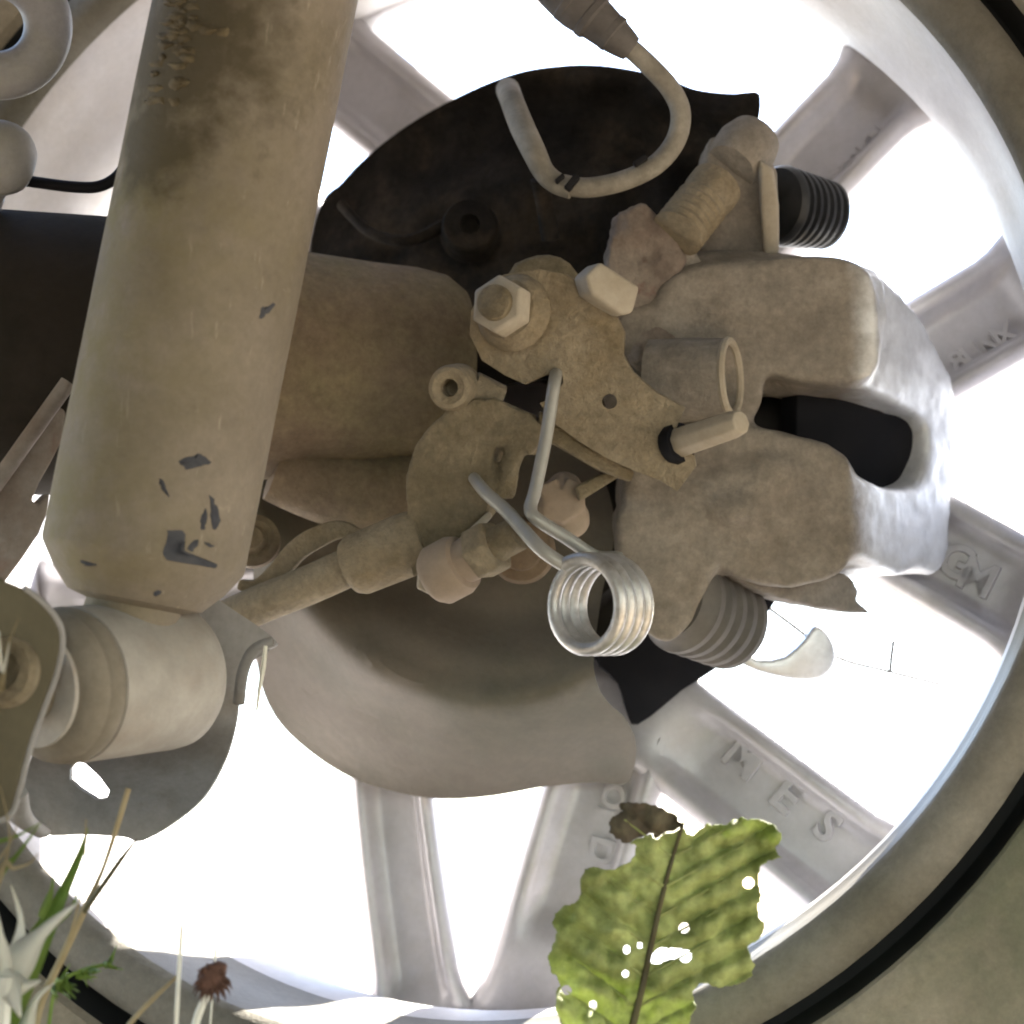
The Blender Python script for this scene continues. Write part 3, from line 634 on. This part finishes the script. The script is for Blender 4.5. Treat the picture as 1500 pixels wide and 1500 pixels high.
chip([(302,794),(314,800),(310,803),(300,798)]); chip([(232,700),(240,708),(248,726),(243,724),(236,712)])
chip([(226,868),(236,864),(234,872),(228,874)]); chip([(120,822),(140,826),(136,830),(122,826)])
random.seed(3)
for i in range(46):
    x = 215+abs(random.gauss(0,1))*38; y = random.uniform(-5,150)
    if x-215 > 140-(y*.45): continue
    xe = 235-.204*y+ (x-215)*.9+12
    s = random.uniform(3,8); out = [(xe+s*1.9*math.cos(k*.9)*random.uniform(.6,1.2), y+s*math.sin(k*.9)*random.uniform(.6,1.3)) for k in range(7)]
    chip(out, 'mud_crust', 'mudcrust', random.uniform(.0003,.0010), 1)
random.seed(5)
mm = M['shock']; nn_ = mm.node_tree.nodes; ll = mm.node_tree.links; bs = nn_['Principled BSDF']
def layer(fac, colr):
    prev = bs.inputs['Base Color'].links[0].from_socket; mx = nn_.new('ShaderNodeMix'); mx.data_type = 'RGBA'
    ll.new(fac, mx.inputs['Factor']); ll.new(prev, mx.inputs[6]); mx.inputs[7].default_value = (*colr,1); ll.new(mx.outputs[2], bs.inputs['Base Color'])
tc_ = nn_.new('ShaderNodeTexCoord')
def noise_node(sc, mapscale=(1,1,1), rotv=(0,0,0)):
    mp_ = nn_.new('ShaderNodeMapping'); mp_.inputs['Scale'].default_value = mapscale; mp_.inputs['Rotation'].default_value = rotv
    t = nn_.new('ShaderNodeTexNoise'); t.inputs['Scale'].default_value = sc; t.inputs['Detail'].default_value = 7; t.inputs['Roughness'].default_value = .65
    ll.new(tc_.outputs['Object'], mp_.inputs['Vector']); ll.new(mp_.outputs[0], t.inputs['Vector']); return t
def mrange(sock, a, b):
    r_ = nn_.new('ShaderNodeMapRange'); r_.inputs['From Min'].default_value = a; r_.inputs['From Max'].default_value = b; ll.new(sock, r_.inputs['Value']); return r_.outputs[0]
def mathn(op, a, b):
    m_ = nn_.new('ShaderNodeMath'); m_.operation = op
    for k_, v_ in enumerate((a, b)):
        if hasattr(v_, 'links'): ll.new(v_, m_.inputs[k_])
        else: m_.inputs[k_].default_value = v_
    return m_.outputs[0]
def blot(px, py, rad):
    dn = nn_.new('ShaderNodeVectorMath'); dn.operation = 'DISTANCE'; ll.new(tc_.outputs['Object'], dn.inputs[0])
    dn.inputs[1].default_value = on_tube(px,py)-shk.location; return mrange(dn.outputs['Value'], rad, 0)
scr = noise_node(1, (420,420,46), (0,R(-11),0)); layer(mathn('MULTIPLY', mrange(scr.outputs['Fac'], .62, .70), .55), (0.34,0.31,0.25))
scr2 = noise_node(1, (60,60,260), (0,R(24),0)); layer(mathn('MULTIPLY', mrange(scr2.outputs['Fac'], .66, .72), .4), (0.31,0.28,0.22))
oliv = mrange(noise_node(70).outputs['Fac'], .3, .6); layer(mathn('MULTIPLY', mathn('MULTIPLY', oliv, mathn('MAXIMUM', mathn('MAXIMUM', blot(125,520,.045), blot(85,760,.045)), blot(180,300,.05))), .9), (0.155,0.135,0.055))
mud = mrange(mathn('ADD', noise_node(95).outputs['Fac'], mathn('MULTIPLY', mathn('MAXIMUM', blot(255,60,.05), blot(225,200,.030)), .75)), .66, 1.02); layer(mathn('MULTIPLY',mud,.82), (0.052,0.042,0.020))
# neck and eye
e0 = P(104,1003,.553); e1 = P(256,988,.587); ed = (e1-e0).normalized(); EL = (e1-e0).length; ER = .0212
g = Geo().tube([sB+sd*.008, sB+sd*.030], [.0125,.0150], 24, smooth=False); g.build('eye_neck', 'shock', shk)
eye = Geo().lathe(e0, ed, [(0,ER*.93),(.0005,ER*.985),(.002,ER),(EL-.006,ER),(EL-.002,ER*.98),(EL,ER*.92),(EL,ER*.4)], 56).build('eye_sleeve', 'eye', shk)
bsh = Geo().lathe(e0, -ed, [(-.001,ER*.94),(.001,ER*.985),(.0025,ER*1.0),(.0045,ER*.99),(.0055,ER*.95),(.0072,ER*.955),(.0095,ER*.90),(.0112,ER*.80),(.0124,ER*.62)], 56).build('rubber_bush', 'rubber', shk)
Geo().lathe(e0-ed*.0115, -ed, [(0,ER*.66),(.001,ER*.74),(.0025,ER*.74),(.003,ER*.60)], 48).build('bush_washer', 'eye', bsh)
Geo().lathe(e0-ed*.0115, -ed, [(0,ER*.42),(.014,ER*.42),(.0145,ER*.34),(.010,ER*.30)], 40).build('inner_sleeve', 'clay_dark', bsh)

# ---------------------------------------------------------------- shock bracket
sb = thing('shock_bracket', 'grey U shaped steel bracket holding the shock absorber eye', 'bracket', P(180,1230,.57))
bo = [(352,900),(402,936),(398,948),(372,956),(356,985),(350,1020),(345,1060),(330,1112),(298,1168),(250,1208),(205,1232),(180,1226),(120,1222),(62,1222),(28,1196),(30,1150),(70,1060),(120,950),(200,880),(280,860)]
def d_bk(x,y,t): return .612 - .030*sstep(1040,1235,y) - .012*sstep(120,10,x) + .004*sstep(300,400,x)
o = Geo().dish(bo, (215,1060), d_bk, .0032, 16, 4).build('back_plate', 'bracket', sb)
cut(o, Geo().prism([(64,1150),(70,1140),(84,1142),(112,1160),(132,1178),(130,1188),(116,1190),(86,1176),(68,1164)], .565, .62))
fo = [(-60,800),(0,846),(34,862),(62,884),(84,912),(90,940),(82,985),(66,1030),(48,1078),(36,1120),(26,1160),(10,1196),(-40,1200),(-80,1100)]
o = Geo().prism(fo, .524, .5275, (20,1000,.00010,.00002), sm=3).build('front_plate', 'bracket_olive', sb, bev=.0012)
ho = [(v[0],v[1]) for v in [(0,0)]]
g = Geo().tube([P(x,y,.5255+.00010*(x-20)+.00002*(y-1000)) for x,y in fo[2:13]], m_px(6.5,.55), 10); g.build('plate_edge', 'bracket', sb)
Geo().tube([P(26,1160,.529),P(30,1195,.550),P(62,1218,.578)], [m_px(14,.55),m_px(18,.56),m_px(14,.57)], 12, flat=.7).build('folded_web', 'bracket', sb)
Geo().lathe(P(8,985,.5235), (-.15,-1,0), [(0,m_px(52,.54)),(.003,m_px(52,.54)),(.0045,m_px(46,.54)),(.0045,m_px(30,.54)),(.002,m_px(28,.54))], 36).build('bolt_washer', 'clay_dark', sb)
Geo().tube([P(350,1030,.606),P(356,985,.600),P(372,952,.598),P(400,940,.598)], m_px(9,.6), 10, flat=.6).build('bracket_hook', 'bracket', sb)
tg = thing('hanging_straw', 'thin pale straw hanging from the bracket hook', 'straw', P(385,1030,.594))
Geo().tube([P(389,946,.594),P(386,975,.593),P(380,1010,.592),P(376,1042,.592)], [m_px(3,.59),m_px(4,.59),m_px(3.4,.59),m_px(2,.59)], 6).build('stalk', 'grass_pale', tg)

# ---------------------------------------------------------------- suspension link at the left
lk = thing('suspension_link', 'worn rusty steel link slanting between axle and shock', 'link', P(0,850,.62))
Geo().prism([(112,540),(98,600),(92,645),(74,680),(58,708),(47,734),(56,738),(74,722),(70,752),(58,782),(34,818),(10,850),(-30,900),(-120,950),(-120,860),(-60,780),(0,695),(50,625),(86,560)], .612, .620, (0,700,.0001,0)).build('link_plate', 'link', lk, bev=.002)
Geo().tube([P(100,560,.610),P(50,630,.607),P(0,700,.605),P(-70,795,.603)], m_px(12,.61), 10).build('link_flange', 'link', lk)

# ---------------------------------------------------------------- drop link, upper left
dl = thing('drop_link', 'pale grey drop link with round eye beside the shock top', 'link', P(-20,290,.63))
ec = P(-4,36,.605); ea = (P(-4,36,.605)-P(14,46,.575)).normalized()
tp = []
for i in range(20):
    th = 2*math.pi*i/20; tp.append((m_px(27,.6)*math.cos(th), m_px(74,.6)+m_px(36,.6)*math.sin(th)))
Geo().lathe(ec, ea, tp, 56, closed=True).build('link_eye', 'coil', dl)
g = Geo(); g.sphere(P(2,232,.612), m_px(52,.61), (1,1,1.1), 24, 16); g.tube([P(-60,60,.63),P(-62,140,.63),P(-40,215,.622),P(0,235,.612)], m_px(26,.62), 14)
g.tube([P(0,240,.612),P(-20,300,.64)], m_px(24,.62), 14, smooth=False)
cast(g, 'link_joint', 'coil', dl, .0014, 6, .001)

# black sensor wire
sw = thing('sensor_wire', 'short black sensor wire running behind the shock absorber', 'wire', P(60,275,.62))
Geo().tube([P(20,262,.625),P(60,268,.622),P(110,274,.620),P(145,273,.620),P(172,258,.621),P(196,226,.624),P(230,200,.628)], m_px(8.5,.62), 10).build('wire', 'mark', sw)

# ---------------------------------------------------------------- brake hose
hs = thing('brake_hose', 'tan looped brake hose clipped in front of the dark shield', 'hose', P(860,285,.65))
Geo().tube([P(780,-60,.640),P(815,-20,.640),P(846,8,.640),P(872,28,.640),P(900,52,.640),P(925,72,.641)], [m_px(30,.64),m_px(34,.64),m_px(36,.64),m_px(32,.64),m_px(27,.64),m_px(19,.64)], 18).build('hose_grommet', 'hose_dark', hs)
for x,y,r in ((838,0,37),(866,24,35),(896,48,29)):
    Geo().lathe(P(x,y,.640), P(20,17,1)-P(0,0,1), [(-.002,m_px(r-4,.64)),(-.001,m_px(r,.64)),(.001,m_px(r,.64)),(.002,m_px(r-4,.64))], 24).build('grommet_ridge', 'hose_dark', hs)
hp = [P(918,66,.641),P(950,95,.642),P(982,130,.643),P(997,165,.643),P(990,205,.643),P(962,240,.643),P(915,264,.644),P(862,275,.645),P(824,270,.646)]
Geo().tube(hp, m_px(15,.644), 16).build('hose_loop', 'hose', hs)
Geo().tube([P(838,276,.645),P(815,268,.646),P(797,252,.647),P(782,222,.650),P(764,184,.660),P(750,148,.676),P(744,132,.705)], [m_px(16,.645)]*3+[m_px(18,.65),m_px(19,.65),m_px(18,.66),m_px(18,.7)], 14).build('hose_end', 'hose', hs)
Geo().tube([P(790,262,.660),P(798,300,.664),P(806,350,.668)], m_px(14,.66), 10).build('hidden_pipe', 'shield_dark', hs)
for x,y,dx,dy in ((838,268,8,-10),(820,262,6,-5),(938,236,9,-6)):
    c = P(x,y,.6435-m_px(15,.644)*.84); Geo().box(c, P(dx,dy,.64)-P(0,0,.64), (P(-dy*.42,dx*.42,.64)-P(0,0,.64)), (0,m_px(5,.64),0)).build('tape_mark', 'mark', hs, bev=.0004)

# ---------------------------------------------------------------- weed leaf
LD = .560
lf = thing('weed_leaf', 'wrinkled green weed leaf with holes standing before the rim', 'leaf', Vector((P(930,1500,LD).x, LD, 0)))
lout = [(1000,1205),(1012,1222),(1038,1206),(1062,1210),(1084,1196),(1100,1200),(1128,1204),(1142,1222),(1138,1244),(1146,1256),(1122,1262),(1112,1282),(1116,1312),(1110,1330),(1118,1352),(1114,1374),(1096,1384),(1104,1412),(1098,1432),(1062,1446),(1030,1440),(1014,1452),(1018,1476),(1006,1500),(980,1540),(930,1590),(880,1580),(840,1540),(822,1500),(812,1468),(818,1440),(806,1420),(804,1394),(814,1372),(810,1346),(822,1330),(846,1318),(850,1290),(862,1270),(892,1272),(922,1262),(930,1240),(908,1232),(892,1212),(896,1196),(912,1190),(905,1178),(925,1174),(950,1176),(972,1186),(988,1192)]
lo2 = []
for i,p in enumerate(catmull([(x,y,0) for x,y in lout], 4, True)):
    lo2.append((p.x+random.uniform(-2.5,2.5), p.y+random.uniform(-2.5,2.5)))
def inside(x, y, poly):
    c = False; j = len(poly)-1
    for i in range(len(poly)):
        xi,yi = poly[i]; xj,yj = poly[j]
        if (yi > y) != (yj > y) and x < (xj-xi)*(y-yi)/(yj-yi)+xi: c = not c
        j = i
    return c
holes = [(1096,1293,8,8),(1002,1359,8,8),(918,1391,5,6),(937,1385,4,4),(830,1450,8,7),(869,1472,5,7),(916,1426,4,6),(990,1397,14,9),(972,1398,14,9),(1004,1400,9,9),(962,1404,10,8)]
def rib_x(y): return 1000-(y-1210)*.262-8*math.sin((y-1200)/190*math.pi)*.4
def leaf_d(x, y):
    u = x-rib_x(y); s = 1 if u > 0 else -1
    ph = (y+abs(u)*.62)/46.0*2*math.pi*.5
    crumple = 17*noise.noise(Vector((x/34,y/34,2)))+5*noise.noise(Vector((x/14,y/14,5)))
    bulge = 14*abs(math.sin(ph))*sstep(3,40,abs(u))
    return LD + (crumple - bulge + abs(u)*.10 + .02*(y-1300))*LD*K
ST = 2.0; idx = {}; lv = []; lff = []; ldead = []
def vid(i, j):
    if (i,j) not in idx:
        x, y = 790+i*ST, 1165+j*ST; idx[(i,j)] = len(lv); lv.append(P(x,y,leaf_d(x,y)))
    return idx[(i,j)]
for j in range(225):
    for i in range(190):
        x, y = 790+(i+.5)*ST, 1165+(j+.5)*ST
        if not inside(x,y,lo2): continue
        if any(((x-a)/(c*1.0))**2+((y-b)/(d*1.0))**2 < 1 for a,b,c,d in holes): continue
        q = (vid(i,j),vid(i+1,j),vid(i+1,j+1),vid(i,j+1))
        (ldead if (y < 1238-.25*(x-900)+12*noise.noise(Vector((x/20,y/20,0))) and x < 1005) else lff).append(q)
def leafpart(name, faces, m):
    us = sorted({i for f in faces for i in f}); mp = {k:i for i,k in enumerate(us)}
    o = obj(name, [lv[i] for i in us], [tuple(mp[i] for i in f) for f in faces], m, lf)
    s = o.modifiers.new('round', 'SMOOTH'); s.factor = .5; s.iterations = 4
    t = o.modifiers.new('thick', 'SOLIDIFY'); t.thickness = .0003; return o
leafpart('blade', lff, 'leaf'); leafpart('withered_tip', ldead, 'leaf_dead')
rb = [P(rib_x(y),y,leaf_d(rib_x(y),y)-.0008) for y in range(1205,1600,22)]
foot = Vector((P(905,1640,LD).x, LD+.002, 0.0))
Geo().tube(rb+[P(892,1660,LD+.001),foot], [m_px(2.6+4.5*i/len(rb),LD) for i in range(len(rb))]+[m_px(9,LD),m_px(11,LD)], 8, n=3).build('midrib', 'vein', lf)
for i in range(7):
    y = 1255+i*44
    for s in (-1,1):
        x0 = rib_x(y); q = []
        for k in range(6):
            u = s*k*22; Y = y-abs(u)*.62
            X = rib_x(Y)+u
            if not inside(X,Y,lout): break
            q.append(P(X,Y,leaf_d(X,Y)-.0003))
        if len(q) > 2: Geo().tube(q, [m_px(2.8*(1-k/7),LD) for k in range(len(q))], 6, n=3).build('side_vein', 'vein' if False else 'leaf', lf)

# ---------------------------------------------------------------- grass and dry stalks
def blade(pts, d, w0, m, parent, name='blade', nn=8, twist=.3):
    q = catmull([P(x,y,d+dd) for x,y,dd in pts], nn); v = []; f = []; n = len(q)
    for i,p in enumerate(q):
        t = i/(n-1); tg_ = (q[min(i+1,n-1)]-q[max(i-1,0)]).normalized(); sd_ = tg_.cross(Vector((twist*math.sin(t*2),1,0))).normalized()
        wd = m_px(w0,d)*(1-t**1.7)*(.75+.5*math.sin(min(1,t*1.6)*math.pi))+.00008
        v += [p-sd_*wd, p+Vector((0,wd*.35,0)), p+sd_*wd, p+Vector((0,wd*.35+.00025,0))]
    for i in range(n-1):
        for k in range(4): f.append((i*4+k, i*4+(k+1)%4, i*4+4+(k+1)%4, i*4+4+k))
    f += [(3,2,1,0), tuple((n-1)*4+k for k in range(4))]
    return obj(name, v, f, m, parent)
def ground_px(x, d): return (x, 750+(H+d*SP)/CP/(d*K), 0)
GD = .52
tf = thing('grass_tuft', 'tuft of green and sunlit-white grass blades by the shock bracket', 'grass', Vector((P(-20,1500,GD).x, GD, 0)))
gp = ground_px(-20, GD)
blade([(-20,1560,0),(0,1500,0),(45,1400,0),(82,1330,.004),(118,1250,.008),(128,1212,.010)], GD, 24, 'grass', tf)
blade([(66,1352,.002),(86,1345,0),(108,1325,0),(112,1300,0)], GD, 7, 'grass', tf)
blade([(60,1345,.002),(74,1310,0),(78,1282,0)], GD, 6, 'grass', tf)
Geo().tube([Vector((P(-10,1500,GD-.006).x,.53,0)),P(-4,1600,GD-.006),P(0,1540,GD-.006),P(4,1480,GD-.006),P(8,1430,GD-.006)], m_px(12,GD), 8).build('pale_stem', 'grass_pale', tf)
blade([(0,1450,-.004),(30,1405,-.006),(66,1362,-.006),(114,1322,-.008)], GD, 24, 'grass_pale', tf)
blade([(6,1440,-.004),(26,1392,-.004),(30,1345,-.004),(16,1296,-.002)], GD, 12, 'grass_pale', tf)
blade([(4,1430,-.006),(2,1385,-.006),(-8,1320,-.006)], GD, 14, 'grass_pale', tf)
blade([(2,1425,-.006),(16,1450,-.008),(26,1478,-.01),(30,1492,-.01)], GD, 16, 'grass_pale', tf)
blade([(4,1440,-.006),(34,1444,-.007),(60,1436,-.008)], GD, 16, 'grass_pale', tf)
blade([(28,1560,0),(40,1500,0),(54,1462,0),(80,1440,0)], GD, 11, 'grass_pale', tf)
for pts in ([(0,1282,0),(22,1256,0),(46,1224,0),(60,1204,0)],[(-30,1235,0),(0,1232,0),(30,1222,0),(58,1206,0)]):
    blade([gp,(-60,1400,0)]+pts, GD-.01, 6, 'grass', tf)
for pts in ([(-10,1310,0),(6,1270,0),(14,1220,0),(0,1150,0)],[(0,1275,0),(20,1272,0),(44,1264,0),(56,1250,0)],[(-40,1310,0),(-6,1265,0),(14,1236,0),(26,1205,0)]):
    blade([gp,(-60,1420,0)]+pts, GD-.012, 5, 'straw', tf)
blade([gp,(-20,1120,-.01),(2,1010,-.012),(10,950,-.012),(28,905,-.012)], GD, 6, 'straw', tf)
blade([gp,(-14,1040,-.012),(4,985,-.013),(14,940,-.013)], GD, 7, 'grass_pale', tf)
sk = thing('dry_stalk', 'tan dry stalk with forked tip crossing the shock bracket', 'stalk', Vector((P(40,1500,.53).x, .53, 0)))
g0 = Vector((P(30,1500,.53).x,.53,0))
Geo().tube([g0,P(38,1600,.53),P(46,1540,.53),P(60,1470,.53),P(92,1400,.53),P(120,1340,.531),P(150,1275,.533),P(170,1215,.534),P(188,1155,.535)], [m_px(6,.53)]*5+[m_px(6,.53),m_px(3.5,.53),m_px(4.4,.53),m_px(4.6,.53)], 8).build('stem', 'straw', sk)
Geo().tube([P(120,1340,.531),P(152,1295,.530),P(178,1258,.529),P(200,1230,.528)], [m_px(4.5,.53),m_px(4.5,.53),m_px(4,.53),m_px(2,.53)], 7).build('side_stem', 'vein', sk)
Geo().tube([P(96,1390,.53),P(116,1320,.528),P(124,1260,.527),P(126,1200,.526)], [m_px(2,.53),m_px(1.6,.53),m_px(1.4,.53),m_px(1,.53)], 6).build('hair_stem', 'straw', sk)
sg = thing('feathery_sprig', 'small feathery green sprig at the foot of the dry stalk', 'sprig', Vector((P(60,1500,.535).x, .535, 0)))
g0 = Vector((P(70,1500,.535).x,.535,0))
Geo().tube([g0,P(70,1620,.535),P(70,1560,.535),P(72,1500,.535),P(84,1444,.535),P(118,1422,.535),P(158,1412,.535)], m_px(3,.53), 6).build('stem', 'grass', sg)
random.seed(11)
for i in range(26):
    t = random.random(); x = 70+90*t; y = 1445-32*t; an = random.uniform(-1.6,1.2); ln = random.uniform(14,34)
    blade([(x,y,0),(x+ln*.5*math.cos(an),y-ln*.5*math.sin(an),random.uniform(-.004,.004)),(x+ln*math.cos(an),y-ln*math.sin(an),random.uniform(-.008,.008))], .535, random.uniform(2.5,4.5), 'grass', sg, 'leaflet', 3)
fl = thing('dead_flower_head', 'brown withered flower head on a pale stem', 'flower', Vector((P(290,1500,.53).x, .53, 0)))
g0 = Vector((P(280,1500,.53).x,.53,0))
Geo().tube([g0,P(272,1620,.53),P(276,1570,.53),P(282,1520,.53),P(292,1482,.53),P(306,1452,.53)], [m_px(7,.53),m_px(7,.53),m_px(7,.53),m_px(6,.53),m_px(6,.53),m_px(5,.53)], 8).build('stem', 'grass_pale', fl)
g = Geo(); g.sphere(P(312,1432,.53), m_px(20,.53), (1.1,.9,1.0)); g.sphere(P(322,1418,.53), m_px(14,.53)); g.sphere(P(302,1442,.528), m_px(13,.53))
cast(g, 'seed_head', 'seedhead', fl, .0006, 2, .003)
for i in range(34):
    an = random.uniform(0,2*math.pi); x = 312+14*math.cos(an); y = 1434+14*math.sin(an); ln = random.uniform(8,20)
    blade([(x,y,-.004),(x+ln*.6*math.cos(an),y+ln*.6*math.sin(an)+3,-.004),(x+ln*math.cos(an),y+ln*math.sin(an)+10,random.uniform(-.008,0))], .53, random.uniform(2,3.5), 'seedhead', fl, 'bract', 3)
def thin(name, label, pts, d, r, m):
    x, y = pts[0]; g0 = Vector((P(x,1500,d).x, d, 0)); o = thing(name, label, 'stalk', g0)
    (x1,y1) = pts[1]; pts = [(x+(x-x1)*.9,y+(y-y1)*.9),(x+(x-x1)*.45,y+(y-y1)*.45)]+pts
    Geo().tube([g0]+[P(a,b,d) for a,b in pts], [m_px(r,d)]*len(pts)+[m_px(r*.5,d)], 6).build('stem', m, o); return o
thin('pale_stalk', 'thin upright sunlit-white stalk left of the dead flower head', [(256,1560),(259,1480),(263,1410),(267,1346)], .528, 3.2, 'grass_pale')
thin('pale_stalk', 'hair thin pale stalk rising behind the dead flower head', [(308,1500),(314,1420),(319,1360),(324,1330)], .545, 1.6, 'grass_pale')
thin('bent_twig', 'thin slanting brown twig touching the sunlit-white stalk', [(150,1560),(190,1500),(225,1462),(260,1430)], .532, 4, 'straw')

lt = thing('loose_thread', 'thin dark thread hanging across the bright gap below the caliper', 'thread', P(1120,885,.70))
Geo().tube([P(1118,884,.700),P(1160,915,.705),P(1225,962,.712),P(1300,983,.720),P(1380,1003,.728)], m_px(2.8,.71), 6).build('thread', 'hose_dark', lt)
Geo().tube([P(1309,938,.719),P(1306,960,.719),P(1304,984,.720)], m_px(3.2,.71), 6).build('knot', 'hose_dark', lt)
